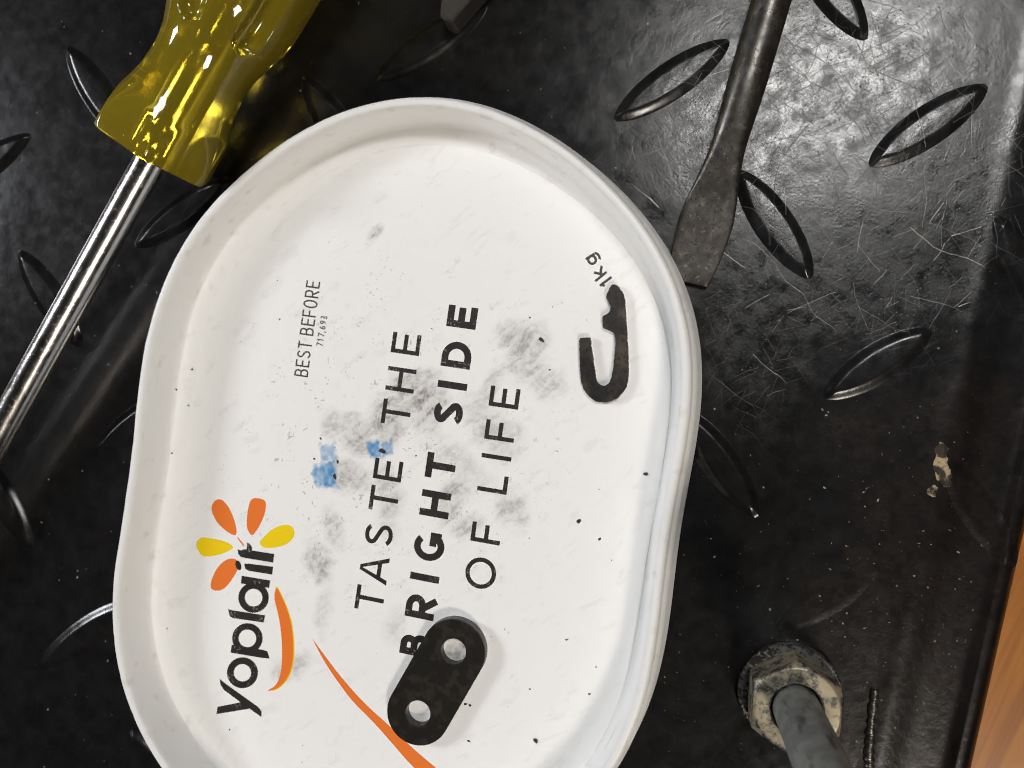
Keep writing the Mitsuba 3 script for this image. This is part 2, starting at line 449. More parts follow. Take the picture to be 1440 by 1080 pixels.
RIBS = [[[-8.47, 56.85], [15.82, 72.31]], [[43.2, 44.48], [65.71, 59.68]], [[34.39, -2.92], [55.32, 11.16]], [[17.26, 44.96], [32.16, 21.7]], [[6.34, -5.42], [21.42, -28.02]], [[27.95, 94.52], [42.79, 70.16]], [[66.88, 33.48], [80.67, 10.85]], [[57.31, -14.27], [70.75, -36.57]], [[24.27, -51.73], [45.92, -36.84]], [[-122.89, 32.89], [-97.44, 48.29]], [[-133.95, -16.69], [-108.36, -0.8409]], [[-148.77, -69.58], [-122.32, -51.95]], [[-141.12, 82.45], [-123.27, 57.11]], [[-154.53, 33.13], [-137.03, 8.97]], [[-167.05, -16.3], [-150.35, -40.52]], [[-124.21, -82.92], [-107.81, -104.22]], [[-180.88, 44.83], [-150.95, 61.5]], [[-62.06, 68.94], [-36.24, 84.05]], [[-79.72, 71.24], [-63.41, 45.96]], [[-186.13, -10.81], [-161.36, 4.41]]]       # the two tips of each rib, mm


def rib(a, b, width=8.6, height=1.0, flank=2.6):
    a, b = np.array(a), np.array(b)
    c, L = (a + b) / 2, np.linalg.norm(b - a) / 2
    d = (b - a) / (2 * L)
    n = np.array([-d[1], d[0]])
    t = np.sin(np.linspace(-1, 1, 61) * math.pi / 2)
    k = np.linspace(-1, 1, 33)
    k = np.sign(k) * np.abs(k) ** 0.8
    half = width / 2 * np.clip(1 - np.abs(t) ** 2.0, 0, 1) ** 0.62 + 0.15
    S = half[:, None] * k[None]
    A = np.broadcast_to((t * L)[:, None], S.shape)
    inside = np.minimum(half[:, None] - np.abs(S), (1.01 - np.abs(t))[:, None] * L * 0.8)
    q = np.clip(inside / flank, 0, 1)
    prof = q * q * (3 - 2 * q) * (0.94 + 0.06 * np.clip(inside / (width / 2), 0, 1))
    x = c[0] + d[0] * A + n[0] * S
    y = c[1] + d[1] * A + n[1] * S
    rough_top = 0.06 * (meshkit.fbm(np.stack([x, y, 0 * x], -1) * 0.5, 3, 21) - 0.5)
    z = plate_z(x, y) - 0.04 + (height + rough_top) * prof
    m = quads(np.stack([x, y, z], -1), grid_faces(61, 33))
    return m if m.face_normals[:, 2].mean() > 0 else (m.invert() or m)


LOW = {7: 0.18, 8: 0.12, 2: 0.8}      # worn low or filled with dirt
for i, (a, b) in enumerate(RIBS):
    add('tread_plate__rib' + (f'_{i:03d}' if i else ''), rib(a, b, height=LOW.get(i, 1.0)), 'plate_black', smooth=True)

# a short grubby moulded ridge beside the nut
RIDGE = [[44.48, -62], [43.8, -68.14], [43.25, -75.72], [43.52, -81.21]]
rings = []
rp = np.array(RIDGE)
tt = np.linspace(0, len(rp) - 1, 90)
cx, cy = np.interp(tt, np.arange(len(rp)), rp[:, 0]), np.interp(tt, np.arange(len(rp)), rp[:, 1])
for k in range(90):
    r = (1.0 + 0.10 * math.sin(k * 0.8) + 0.30 * (float(meshkit.noise(np.array([k * 0.31, 2.0, 1.0]), 3)) - 0.5)) * min(1, 0.6 + k / 10)
    th = np.linspace(0, 2 * math.pi, 16, endpoint=False)
    rings.append(np.stack([cx[k] + r * np.cos(th), np.full(16, cy[k]), -0.15 + r * np.sin(th)], 1))
add('tread_plate__moulded_ridge', lofted(rings), 'oxide_steel', smooth=40)

fl = np.array([[-400, -400, -14.0], [400, -400, -14], [400, 400, -14], [-400, 400, -14]])
add('floor', trimesh.Trimesh(fl * MM, [[0, 1, 2], [0, 2, 3]], process=False), 'wood_varnish')
tag('floor', 'orange brown varnished wood beyond the plate edge at the lower right', kind='structure')

# ------------------------------------------------------------------ the lid
RIM_C, RIM_F = [[-55.43, -24.52], [72.18, -11.48, 4.05, -0.85, 0.43, -0.6, 0.31, 0.09, -0.16]]
PANEL_C, PANEL_F = [[-53.86, -25.73], [66.49, -11.44, 3.94, -0.75, 0.7, -0.25, 0.02, 0.17, -0.18]]
TH = np.linspace(0, 2 * math.pi, 360, endpoint=False)


def outline(f, th=TH):
    r = np.full_like(th, f[0])
    for k in range(1, 5):
        r = r + f[2 * k - 1] * np.cos(2 * k * th) + f[2 * k] * np.sin(2 * k * th)
    return r


def offset_ring(centre, f, d, z):
    g = Polygon(np.stack([centre[0] + outline(f) * np.cos(TH), centre[1] + outline(f) * np.sin(TH)], 1)).buffer(d, quad_segs=32).exterior
    c = np.array(g.coords)[:-1] - RIM_C
    a = np.arctan2(c[:, 1], c[:, 0])
    order = np.argsort(np.mod(a, 2 * math.pi))
    aa, rr = np.mod(a, 2 * math.pi)[order], np.hypot(c[:, 0], c[:, 1])[order]
    r = np.interp(TH, np.r_[aa[-1] - 2 * math.pi, aa, aa[0] + 2 * math.pi], np.r_[rr[-1], rr, rr[0]])
    return np.stack([RIM_C[0] + r * np.cos(TH), RIM_C[1] + r * np.sin(TH), np.full_like(TH, z)], 1)


RC, PC = np.array(RIM_C), np.array(PANEL_C)
rim_levels = [(1.5, 1.0), (2.5, 1.0), (2.75, 1.3), (2.6, 2.2), (1.35, 9.5), (1.15, 11.0), (0.45, 11.6), (0.25, 12.2), (0.1, 13.8), (-0.1, 14.5), (-0.5, 14.9), (-1.0, 15.0), (-1.5, 14.95), (-1.85, 14.75), (-2.1, 14.2),
              (-2.25, 12.5), (-2.5, 8.5), (-2.65, 6.8), (-2.9, 5.9), (-3.2, 5.3), (-3.6, 5.0)]
rings = [offset_ring(RC, RIM_F, d, z) for d, z in rim_levels]
for ring in rings:                                # the thin wall is a little out of true, its rim nicked
    k = np.clip((ring[:, 2] - 6) / 8, 0, 1)
    warp = meshkit.fbm(np.c_[ring[:, :2] * 0.06, 0 * k], 3, 31) - 0.5
    nick = np.clip(meshkit.noise(np.c_[ring[:, :2] * 0.55, 0 * k], 33) - 0.78, 0, 1)
    ring[:, 2] += k * (0.5 * warp - 0.7 * nick)
    ring[:, :2] += (ring[:, :2] - RIM_C) / 70 * (k * 0.5 * (meshkit.fbm(np.c_[ring[:, :2] * 0.05, 0 * k + 3], 3, 35) - 0.5))[:, None]
for d, z in [(0.03, 4.92), (-0.4, 4.92), (-3, 4.92)]:
    rings.append(offset_ring(PC, PANEL_F, d, z))
shell = lofted(rings, cap0=False, cap1=True)
if shell.face_normals[-1][2] < 0:
    shell.invert()
add('yogurt_lid', shell, 'lid_plastic', smooth=50)
tag('yogurt_lid', 'dirty white oval tub lid with printed slogan, raised rim and grey smudges', 'lid')
pr = offset_ring(PC, PANEL_F, 0, 0)[:, :2]
label = Polygon(pr)
rings = [offset_ring(PC, PANEL_F, d, z) for d, z in [(0, 4.85), (0, 5.28), (-0.05, 5.34), (-0.15, 5.36), (-8, 5.36), (-25, 5.36), (-42, 5.36)]]
lab = lofted(rings, cap0=False)
if lab.face_normals[-1][2] < 0:
    lab.invert()
L_ = 'yogurt_lid__printed_label'
add(L_, lab, 'label_print', smooth=35)
ZP = 5.36


# --- lettering from strokes: unit glyphs, height 1, width w
def arc(cx, cy, rx, ry, a0, a1, n=24):
    a = np.radians(np.linspace(a0, a1, n))
    return [(cx + rx * math.cos(k), cy + ry * math.sin(k)) for k in a]


def glyph(ch, w, s):
    """Centre lines of a capital (or digit) of height 1 and width w with stroke s, as one shapely shape."""
    h = s / 2
    L = []
    if ch == 'T':
        L = [[(0, 1 - h), (w, 1 - h)], [(w / 2, 0), (w / 2, 1)]]
    elif ch == 'H':
        L = [[(h, 0), (h, 1)], [(w - h, 0), (w - h, 1)], [(h, .52), (w - h, .52)]]
    elif ch == 'E':
        L = [[(h, 0), (h, 1)], [(0, h), (w, h)], [(0, 1 - h), (w, 1 - h)], [(0, .51), (w * .93, .51)]]
    elif ch == 'F':
        L = [[(h, 0), (h, 1)], [(0, 1 - h), (w, 1 - h)], [(0, .48), (w * .92, .48)]]
    elif ch == 'L':
        L = [[(h, 0), (h, 1)], [(0, h), (w, h)]]
    elif ch == 'I':
        L = [[(w / 2, 0), (w / 2, 1)]]
    elif ch == 'A':
        k = s * 0.58
        g = unary_union([Polygon([(0, 0), (k * 1.9, 0), (w / 2 + k * .35, 1), (w / 2 - k, 1)]), Polygon([(w, 0), (w - k * 1.9, 0), (w / 2 - k * .35, 1), (w / 2 + k, 1)]),
                         box(w * .2, .24, w * .8, .24 + s)])
        hull = Polygon([(0, 0), (w, 0), (w / 2 + k, 1), (w / 2 - k, 1)])
        return g.intersection(hull)
    elif ch == 'O':
        return affinity.scale(Point(0, 0).buffer(1, 48), w / 2, .52).difference(affinity.scale(Point(0, 0).buffer(1, 48), w / 2 - s, .52 - s)).buffer(0) if False else \
            affinity.translate(affinity.scale(Point(0, 0).buffer(1, 48), w / 2, .52).difference(affinity.scale(Point(0, 0).buffer(1, 48), w / 2 - s, .52 - s)), w / 2, .5)
    elif ch == 'S':
        r1, r2 = .25, .27
        top = arc(w * .5, .99 - r1, w / 2 - h * 1.25, r1 - h, 20, 232, 26)
        bot = arc(w * .5, .01 + r2, w / 2 - h, r2 - h, 52, -158, 26)
        return LineString(top + bot).buffer(h, cap_style='flat', join_style='round')
    elif ch == 'D':
        r = .5 - h
        L = [[(h, 0), (h, 1)], [(h, h), (max(w - .5, .3 * w), h)] + arc(max(w - .5, .3 * w), .5, min(r, .7 * w - h), r, -90, 90) + [(h, 1 - h)]]
    elif ch == 'B':
        r1, r2 = .245 - h * .5, .265 - h * .5
        m_ = .525
        L = [[(h, 0), (h, 1)],
             [(h, h), (w * .55, h)] + arc(w * .55, h + (m_ - h) / 2, w * .45 - h, (m_ - h) / 2, -90, 90) + [(h, m_)],
             [(h, 1 - h), (w * .5, 1 - h)] + arc(w * .5, (1 - h + m_) / 2, w * .42 - h, (1 - h - m_) / 2, 90, -90) + [(h, m_)]]
    elif ch == 'R':
        m_ = .43
        L = [[(h, 0), (h, 1)], [(h, 1 - h), (w * .5, 1 - h)] + arc(w * .5, (1 - h + m_) / 2, w * .47 - h, (1 - h - m_) / 2, 90, -90) + [(h, m_)], [(w * .42, m_), (w - h * 1.1, -0.02)]]
    elif ch == 'G':
        a = arc(w * .5, .5, w * .5 - h, .52 - h, 48, 318, 40)
        e = (w - h, .13)
        return unary_union([LineString(a + [(w - h, .16)]).buffer(h, cap_style='flat', join_style='round'),
                            LineString([(w - h, .12), (w - h, .50)]).buffer(h, cap_style='flat'), LineString([(w * .52, .50 - h), (w, .50 - h)]).buffer(h, cap_style='flat')])
    elif ch == '1':
        L = [[(w * .55, 0), (w * .55, 1)], [(w * .55, .93), (w * .1, .72)]]
    elif ch == '7':
        L = [[(0, 1 - h), (w, 1 - h), (w * .35, 0)]]
    elif ch == '6':
        L = [arc(w / 2, .3, w / 2 - h, .3 - h, 0, 360), arc(w * .95, .3, w * .95 - h, .7 - h, 180, 110, 12)]
    elif ch == '9':
        L = [arc(w / 2, .7, w / 2 - h, .3 - h, 0, 360), arc(w * .05, .7, w * .95 - h, .7 - h, 0, -70, 12)]
    elif ch == '3':
        L = [arc(w * .45, .74, w * .45 - h, .26 - h, 150, -90), arc(w * .45, .26, w * .5 - h, .28 - h, 90, -150)]
    elif ch == ',':
        L = [[(w * .6, .12), (w * .2, -.18)]]
    elif ch == 'k':
        L = [[(h, 0), (h, 1.02)], [(h, .30), (w - h * .6, .70)], [(w * .34, .42), (w - h * .4, 0)]]
    elif ch == 'g':
        L = [arc(w / 2, .35, w / 2 - h, .35 - h, 0, 360), [(w - h, .70), (w - h, -.02)], arc(w / 2, -.04, w / 2 - h, .25 - h, 0, -150, 16)]
    return unary_union([LineString(l).buffer(h, cap_style='flat', join_style='mitre') for l in L])


def place(ch, cx, cy, w, height, stroke, deg):
    """A glyph with its middle at (cx, cy) mm; deg is the reading direction."""
    g = affinity.translate(glyph(ch, w / height, stroke / height), -w / height / 2, -.5)
    g = affinity.scale(g, height, height, origin=(0, 0))
    return affinity.translate(affinity.rotate(g, deg, origin=(0, 0)), cx, cy)


def print_run(key, run, height, stroke, deg, ink, z=ZP + 0.05):
    add(f'{L_}__{key}', sheet(unary_union([place(c, x, y, w, height, stroke, deg) for c, x, y, w in run]), z, 0.03), ink)


print_run('slogan', [('T', -61.62, -47.33, 5.40), ('A', -60.65, -40.79, 6.10), ('S', -59.52, -33.16, 4.62), ('T', -58.36, -25.31, 5.40), ('E', -57.41, -18.89, 4.54), ('T', -55.55, -6.31, 5.40), ('H', -54.48, 0.93, 5.24), ('E', -53.31, 8.78, 4.54)], 6.49, 0.939, 81.58, 'ink_black')
print_run('slogan_001', [('B', -51.30, -56.94, 4.70), ('R', -50.05, -48.50, 5.24), ('I', -49.11, -42.18, 1.50), ('G', -48.09, -35.34, 6.26), ('H', -46.72, -26.10, 5.63), ('T', -45.50, -17.89, 5.48), ('S', -43.78, -6.31, 4.85), ('I', -42.89, -0.31, 1.53), ('D', -41.91, 6.30, 5.63), ('E', -40.71, 14.43, 4.70)], 6.57, 1.518, 81.56, 'ink_black')
print_run('slogan_002', [('O', -36.62, -40.67, 6.73), ('F', -35.44, -32.07, 4.23), ('L', -33.96, -21.35, 3.91), ('I', -33.18, -15.69, 0.94), ('F', -32.40, -10.05, 4.23), ('E', -31.42, -2.89, 4.38)], 6.49, 0.939, 82.15, 'ink_black')
print_run('date_text', [('B', -77.66, 2.53, 1.73), ('E', -77.37, 4.61, 1.55), ('S', -77.08, 6.65, 1.67), ('T', -76.79, 8.73, 1.61), ('B', -76.37, 11.75, 1.73), ('E', -76.08, 13.83, 1.55), ('F', -75.81, 15.75, 1.49), ('O', -75.51, 17.87, 1.85), ('R', -75.19, 20.13, 1.73), ('E', -74.91, 22.20, 1.55)], 3.29, 0.360, 82.03, 'ink_grey')
print_run('batch_text', [('7', -73.33, 8.77, 0.71), ('1', -73.16, 9.83, 0.71), ('7', -72.98, 10.89, 0.71), (',', -72.85, 11.72, 0.40), ('6', -72.71, 12.57, 0.75), ('9', -72.52, 13.69, 0.75), ('3', -72.34, 14.80, 0.75)], 1.56, 0.235, 80.62, 'ink_grey')
add(f'{L_}__weight_text', sheet(unary_union([place('1', -9.85, 21.42, 1.41, 2.97, 0.532, 125.8), place('k', -11.34, 23.10, 2.03, 2.97, 0.532, 128.7), place('g', -13.12, 25.82, 2.19, 2.97, 0.532, 121.0)]), ZP + 0.05, 0.03), 'ink_grey')


def print_shape(key, pts, ink, z=ZP + 0.05, cut=2):
    shapes = [Polygon(smooth_poly(p, cut)).buffer(0) for p in pts]
    add(f'{L_}__{key}', sheet(unary_union(shapes), z, 0.03), ink)


print_shape('petal', [[[-97.62, -26.18], [-96.63, -26.59], [-95.22, -28.06], [-93.94, -30.72], [-93.3, -33.13], [-93.47, -34.43], [-94.29, -34.34], [-95.57, -33.74], [-97.62, -32.24], [-98.97, -30.44], [-99.62, -28.72], [-99.44, -27.63], [-98.74, -26.64]]], 'ink_orange', ZP + 0.05, 2)
print_shape('petal_001', [[[-89.64, -25.98], [-88.6, -25.74], [-86.99, -25.97], [-86.13, -26.64], [-86.24, -28.62], [-87.16, -31.06], [-88.49, -33.24], [-89.53, -34.4], [-90.22, -33.84], [-90.92, -32.51], [-90.8, -29.56], [-90.22, -26.85]]], 'ink_orange', ZP + 0.05, 2)
print_shape('petal_002', [[[-87.8, -35.79], [-86.99, -34.8], [-84.58, -32.59], [-81.84, -31.54], [-79.91, -31.8], [-79.17, -33.21], [-79.57, -34.66], [-81.27, -36.1], [-83.44, -36.82], [-86.3, -37.08], [-87.33, -36.64]]], 'ink_yellow', ZP + 0.05, 2)
print_shape('petal_003', [[[-103.41, -37.09], [-103.11, -35.88], [-102.04, -35.09], [-99.09, -35.31], [-95.86, -35.91], [-94.17, -36.87], [-94.29, -37.47], [-95.86, -38.34], [-97.92, -39.12], [-100.56, -39.59], [-102.16, -39.33], [-102.75, -38.32]]], 'ink_yellow', ZP + 0.05, 2)
print_shape('petal_004', [[[-99.8, -46.07], [-99.56, -44.7], [-98.21, -41.94], [-96.16, -40.08], [-94.29, -39.57], [-93.12, -40.07], [-92.66, -41.18], [-93.53, -43.1], [-95.28, -45.6], [-96.86, -47.02], [-98.5, -47.26], [-99.56, -46.93]]], 'ink_orange', ZP + 0.05, 2)
print_shape('petal_005', [[[-93.3, -34.9], [-93.01, -34.79], [-91.32, -36.67], [-91.61, -36.95]]], 'ink_orange', ZP + 0.05, 1)
LOGO = [([[-92.39, -40.68], [-92.71, -40.29], [-93.07, -40.11], [-93.27, -40.13], [-93.44, -40.24], [-93.61, -40.59], [-93.61, -41.09], [-93.39, -41.71], [-93.07, -42.09], [-92.71, -42.27], [-92.51, -42.25], [-92.34, -42.14], [-92.17, -41.79], [-92.17, -41.29]], []),
        ([[-86.41, -52.23], [-94.29, -51.49], [-95.4, -51.27], [-95.05, -52.77], [-94.29, -53.22], [-86.7, -53.85]], []),
        ([[-87.18, -56.36], [-87.48, -55.76], [-88.07, -55.08], [-88.83, -54.58], [-89.49, -54.34], [-90.2, -54.22], [-91.17, -54.27], [-91.88, -54.46], [-92.54, -54.77], [-93.13, -55.2], [-93.63, -55.72], [-94.02, -56.31], [-94.21, -56.74], [-94.37, -57.41], [-94.4, -58.08], [-94.28, -58.74], [-94.01, -59.37], [-94.52, -59.32], [-94.81, -61.12], [-87.16, -61.85], [-85.32, -61.9], [-85.84, -60.33], [-86.87, -60.07], [-88.08, -59.95], [-87.48, -59.19], [-87.11, -58.34], [-87, -57.68], [-87, -57.23]], [[[-88.63, -58.19], [-88.81, -58.56], [-89.05, -58.89], [-89.36, -59.18], [-89.72, -59.41], [-90.12, -59.57], [-90.54, -59.66], [-90.97, -59.67], [-91.38, -59.6], [-91.77, -59.46], [-92.12, -59.25], [-92.41, -58.98], [-92.64, -58.65], [-92.79, -58.29], [-92.86, -57.91], [-92.84, -57.51], [-92.74, -57.12], [-92.57, -56.75], [-92.32, -56.41], [-92.01, -56.13], [-91.65, -55.9], [-91.25, -55.74], [-90.83, -55.65], [-90.4, -55.64], [-89.99, -55.71], [-89.6, -55.85], [-89.25, -56.06], [-88.96, -56.33], [-88.74, -56.66], [-88.59, -57.02], [-88.52, -57.4], [-88.53, -57.8]]]),
        ([[-88.27, -64.39], [-88.53, -63.77], [-88.92, -63.21], [-89.42, -62.74], [-90.02, -62.38], [-90.69, -62.14], [-91.41, -62.03], [-92.15, -62.05], [-92.88, -62.2], [-93.57, -62.48], [-94.2, -62.88], [-94.75, -63.39], [-95.18, -63.97], [-95.49, -64.62], [-95.66, -65.3], [-95.68, -65.99], [-95.56, -66.66], [-95.3, -67.28], [-94.9, -67.84], [-94.4, -68.31], [-93.79, -68.67], [-93.12, -68.91], [-92.39, -69.02], [-91.65, -68.99], [-90.93, -68.83], [-90.23, -68.55], [-89.61, -68.15], [-89.07, -67.64], [-88.64, -67.06], [-88.34, -66.42], [-88.17, -65.74], [-88.15, -65.06]], [[[-89.83, -65.91], [-89.98, -66.28], [-90.2, -66.62], [-90.49, -66.93], [-90.83, -67.18], [-91.21, -67.36], [-91.62, -67.48], [-92.04, -67.52], [-92.46, -67.48], [-92.85, -67.37], [-93.21, -67.18], [-93.52, -66.94], [-93.76, -66.63], [-93.94, -66.29], [-94.04, -65.91], [-94.05, -65.52], [-93.98, -65.13], [-93.83, -64.76], [-93.61, -64.41], [-93.32, -64.11], [-92.98, -63.86], [-92.59, -63.68], [-92.18, -63.56], [-91.76, -63.53], [-91.35, -63.56], [-90.95, -63.68], [-90.6, -63.86], [-90.29, -64.11], [-90.04, -64.41], [-89.87, -64.76], [-89.78, -65.13], [-89.76, -65.52]]]),
        ([[-88.14, -73.01], [-96.27, -68.17], [-97.45, -67.33], [-97.27, -68.56], [-96.45, -69.69], [-92.33, -72.26], [-98.03, -73.7], [-98.27, -75.34], [-90.34, -73.59], [-90.41, -73.38], [-87.28, -75.19], [-87.28, -73.91]], []),
        ([[-90.8, -35.95], [-90.8, -37.08], [-90.9, -37.55], [-91.49, -37.48], [-92.25, -37.78], [-93.06, -37.59], [-92.89, -38.61], [-92.31, -39.23], [-91.15, -39.46], [-84.46, -40.22], [-84.18, -38.29], [-89.62, -37.69], [-89.58, -37.04], [-90.1, -36.25]], []),
        ([[-84.46, -41.18], [-90.34, -40.72], [-91.49, -40.76], [-91.15, -41.93], [-90.34, -42.33], [-84.69, -42.95]], []),
        ([[-92.08, -43.53], [-92.25, -45.26], [-90.93, -45.4], [-91.62, -45.87], [-92.12, -46.38], [-92.51, -46.97], [-92.76, -47.62], [-92.88, -48.29], [-92.86, -48.96], [-92.69, -49.61], [-92.39, -50.21], [-91.97, -50.74], [-91.43, -51.18], [-90.82, -51.5], [-90.14, -51.71], [-89.42, -51.78], [-88.7, -51.72], [-87.99, -51.54], [-87.33, -51.23], [-86.75, -50.81], [-86.26, -50.29], [-85.87, -49.7], [-85.62, -49.06], [-85.5, -48.17], [-85.62, -47.29], [-85.99, -46.48], [-86.5, -45.87], [-85.44, -45.98], [-85.15, -44.31]], [[[-87.13, -48.89], [-87.31, -49.26], [-87.55, -49.59], [-87.86, -49.88], [-88.22, -50.1], [-88.62, -50.26], [-89.04, -50.34], [-89.46, -50.35], [-89.88, -50.28], [-90.26, -50.14], [-90.61, -49.92], [-90.9, -49.65], [-91.13, -49.32], [-91.28, -48.96], [-91.35, -48.57], [-91.33, -48.18], [-91.23, -47.79], [-91.06, -47.42], [-90.81, -47.09], [-90.5, -46.81], [-90.14, -46.58], [-89.74, -46.42], [-89.32, -46.34], [-88.9, -46.34], [-88.48, -46.41], [-88.1, -46.55], [-87.75, -46.77], [-87.46, -47.04], [-87.24, -47.36], [-87.09, -47.73], [-87.02, -48.11], [-87.04, -48.51]]])]
add(f'{L_}__logo_word', sheet(unary_union([Polygon(a, b).buffer(0) for a, b in LOGO]), ZP + 0.11, 0.03), 'ink_black')
print_shape('swoosh', [[[-83.72, -45.48], [-82.75, -47.03], [-81.16, -50.32], [-80.02, -53.72], [-79.51, -58.48], [-79.68, -62.47], [-80.7, -65.73], [-82.75, -68.15], [-84.58, -69.07], [-86.13, -69.33], [-84.01, -68.13], [-82.86, -66.24], [-82.35, -63.43], [-82.24, -59.69], [-82.52, -55.45], [-83.32, -51.22], [-84.29, -48.17]]], 'ink_orange', ZP + 0.09, 2)
print_shape('swoosh_001', [[[-83.45, -45.56], [-82.48, -47.12], [-80.88, -50.4], [-79.75, -53.8], [-79.24, -58.56], [-79.41, -62.55], [-80.43, -65.81], [-82.48, -68.23], [-84.3, -69.15], [-84.92, -69.09], [-83.09, -68.17], [-81.04, -65.75], [-80.02, -62.49], [-79.85, -58.49], [-80.36, -53.73], [-81.5, -50.33], [-83.09, -47.05], [-84.06, -45.49]]], 'ink_yellow', ZP + 0.05, 2)
print_shape('swoosh_002', [[[-75.44, -56.23], [-73.76, -58.52], [-71.24, -61.54], [-68.24, -65.15], [-62.77, -70.61], [-57.21, -74.9], [-51.86, -79.48], [-46.57, -83.38], [-40.71, -87.2], [-43.87, -89.01], [-51.38, -84.09], [-56.23, -79.04], [-61.13, -74.1], [-65.42, -70.48], [-68.57, -66.75], [-72.25, -61.92]]], 'ink_orange', ZP + 0.05, 2)

# ------------------------------------------------------------------ chain link plate and spring clip on the lid
A, B = [[-42.07, -57.07], [-49.92, -70.81]]
body = LineString([A, B]).buffer(6.95, quad_segs=40)
waist = LineString([A, B]).buffer(7.15, quad_segs=40)
for c in (A, B):
    body = body.difference(Point(c).buffer(2.72, quad_segs=32))
mesh = bevelled(body, ZP + 0.06, ZP + 2.6, 0.42, 5)
add('chain_link_plate', mesh, 'black_oxide', smooth=25)
tag('chain_link_plate', 'black oval chain link side plate with two round holes lying on the lid slogan', 'chain link')

CLIP = [[-8.27, 20.71], [-7.62, 20.54], [-7.02, 19.99], [-6.33, 19.06], [-5.88, 17.71], [-5.69, 15.99], [-5.58, 14.08], [-5.42, 11.4], [-5.24, 7.96], [-5.05, 4.91], [-5.05, 2.23], [-5.31, -0.0558], [-6.07, -1.58], [-7.32, -2.93], [-8.84, -3.66], [-10.56, -3.9], [-12.28, -3.52], [-13.63, -2.29], [-14.59, -0.7503], [-15.05, 1.2938], [-15.21, 4.19], [-15.28, 7.27], [-15.28, 9.59], [-15.17, 9.7], [-13.13, 9.68], [-12.97, 9.57], [-12.86, 8.03], [-12.51, 6.1], [-12.21, 4.17], [-11.98, 2.25], [-11.75, 0.7896], [-11.06, -0.1713], [-10.18, -0.4782], [-9.3, -0.056], [-8.69, 1.0171], [-8.31, 3.01], [-8, 5.69], [-7.78, 7.98], [-7.81, 9.44], [-8.16, 10.52], [-9.03, 11.18], [-10.18, 11.57], [-10.44, 11.85], [-10.52, 13], [-10.44, 14], [-10.21, 14.22], [-9.45, 14.52], [-8.92, 15.2], [-8.76, 16.12], [-9.15, 16.89], [-9.68, 17.67], [-9.68, 18.43], [-9.22, 19.5], [-8.65, 20.56]]
cp = smooth_poly(CLIP, 1)
cp = Polygon(cp).segmentize(0.22)
cp = np.array(cp.exterior.coords)[:-1]
n3 = np.c_[cp * 2.1, 0 * cp[:, 0]]
cp = cp + 0.30 * (np.stack([meshkit.fbm(n3, 3, 5), meshkit.fbm(n3, 3, 6)], 1) - 0.5)      # torn, burred edge
clip = Polygon(cp).buffer(0.04).buffer(-0.04)
add('spring_clip', bevelled(clip, ZP + 0.2, ZP + 1.45, 0.25, 4), 'clip_steel', smooth=25)
tag('spring_clip', 'small dark hook shaped spring clip lying on the lid by the weight print', 'clip')

# ------------------------------------------------------------------ yellow handled screwdriver
C1 = np.array([-107.91, 50.13, 14.6])
ax = np.array([AX[0], AX[1], 0.06])
ax /= np.linalg.norm(ax)
side = np.array([AX[1], -AX[0], 0.0])
upv = np.cross(side, ax)
HS = [(0, 13.21), (2.5, 13.48), (5.0, 13.3), (7.5, 12.76), (10, 12.04), (13, 11.13), (17, 10.32), (21, 10.05), (25, 10.41), (28, 11.22), (31, 12.22), (34, 13.12), (37, 13.58), (42, 13.76), (60, 13.94), (80, 13.94), (88, 14.3), (93, 12.67), (96, 9.5), (97.5, 5.43)]
from scipy.interpolate import PchipInterpolator
hs = np.array(HS)
rad = PchipInterpolator(hs[:, 0], hs[:, 1])
ss = np.concatenate([np.linspace(0, 45, 130), np.linspace(45.5, 97.5, 90)])
nth = 216
th = np.linspace(0, 2 * math.pi, nth, endpoint=False)
rings = []
for s in ss:
    r0 = float(rad(s))
    lobe = np.mod(th, math.pi / 3) - math.pi / 6      # angle from the middle of the nearest flat
    r = np.full(nth, r0)
    if s < 19:                                                                          # the collar is cut to a hexagon
        flat = 11.85 / np.cos(lobe)
        k = 0.12
        r = -k * np.log(np.exp(-r / k) + np.exp(-flat / k))
    # six flutes with rounded ends in the grip
    lobe2 = np.mod(th, math.pi / 3) - math.pi / 6
    da = np.maximum(0, 31.5 - s)
    dist = np.hypot(lobe2 * r0, da)
    q = np.clip(dist / 3.0, 0, 1)
    r = r - 2.4 * (1 - q ** 3)
    c = C1 + ax * s
    rings.append(c + np.cos(th)[:, None] * r[:, None] * side + np.sin(th)[:, None] * r[:, None] * upv)
hole = 3.6
c = C1
inner = lambda s, r: C1 + ax * s + np.cos(th)[:, None] * r * side + np.sin(th)[:, None] * r * upv
front = [inner(0.0, q) for q in (hole, 7, 11, 12)]
front = [np.minimum(1, 1) * f for f in front]
end_ring = rings[0].copy()
start = [C1 + (end_ring - C1) * k for k in (0.30, 0.6, 0.9, 0.97)]
first = rings[0] + ax * 0.5
rings = start + [C1 + ax * 0.0 + (end_ring - C1) * 1.0 + ax * 0.35] + rings[2:]
handle = lofted(rings)
S_ = 'screwdriver'
add(S_ + '__handle', handle, 'acetate_yellow', smooth=16)


def rod(p0, p1, r, n=40, cap=True):
    d = p1 - p0
    d = d / np.linalg.norm(d)
    s = np.cross(d, [0, 0, 1.0])
    s /= np.linalg.norm(s)
    u = np.cross(s, d)
    t = np.linspace(0, 2 * math.pi, n, endpoint=False)
    ring = lambda c, r: c + r * (np.cos(t)[:, None] * s + np.sin(t)[:, None] * u)
    return lofted([ring(p0, r * .9), ring(p0 + d * r * .1, r), ring(p1 - d * r * .1, r), ring(p1, r * .9)])


tip = C1 - ax * 150
add(S_ + '__shaft', rod(tip, C1 + ax * 62, 3.35), 'bright_steel', smooth=35)
tag(S_, 'screwdriver with translucent yellow fluted handle and bright steel shaft', 'screwdriver')

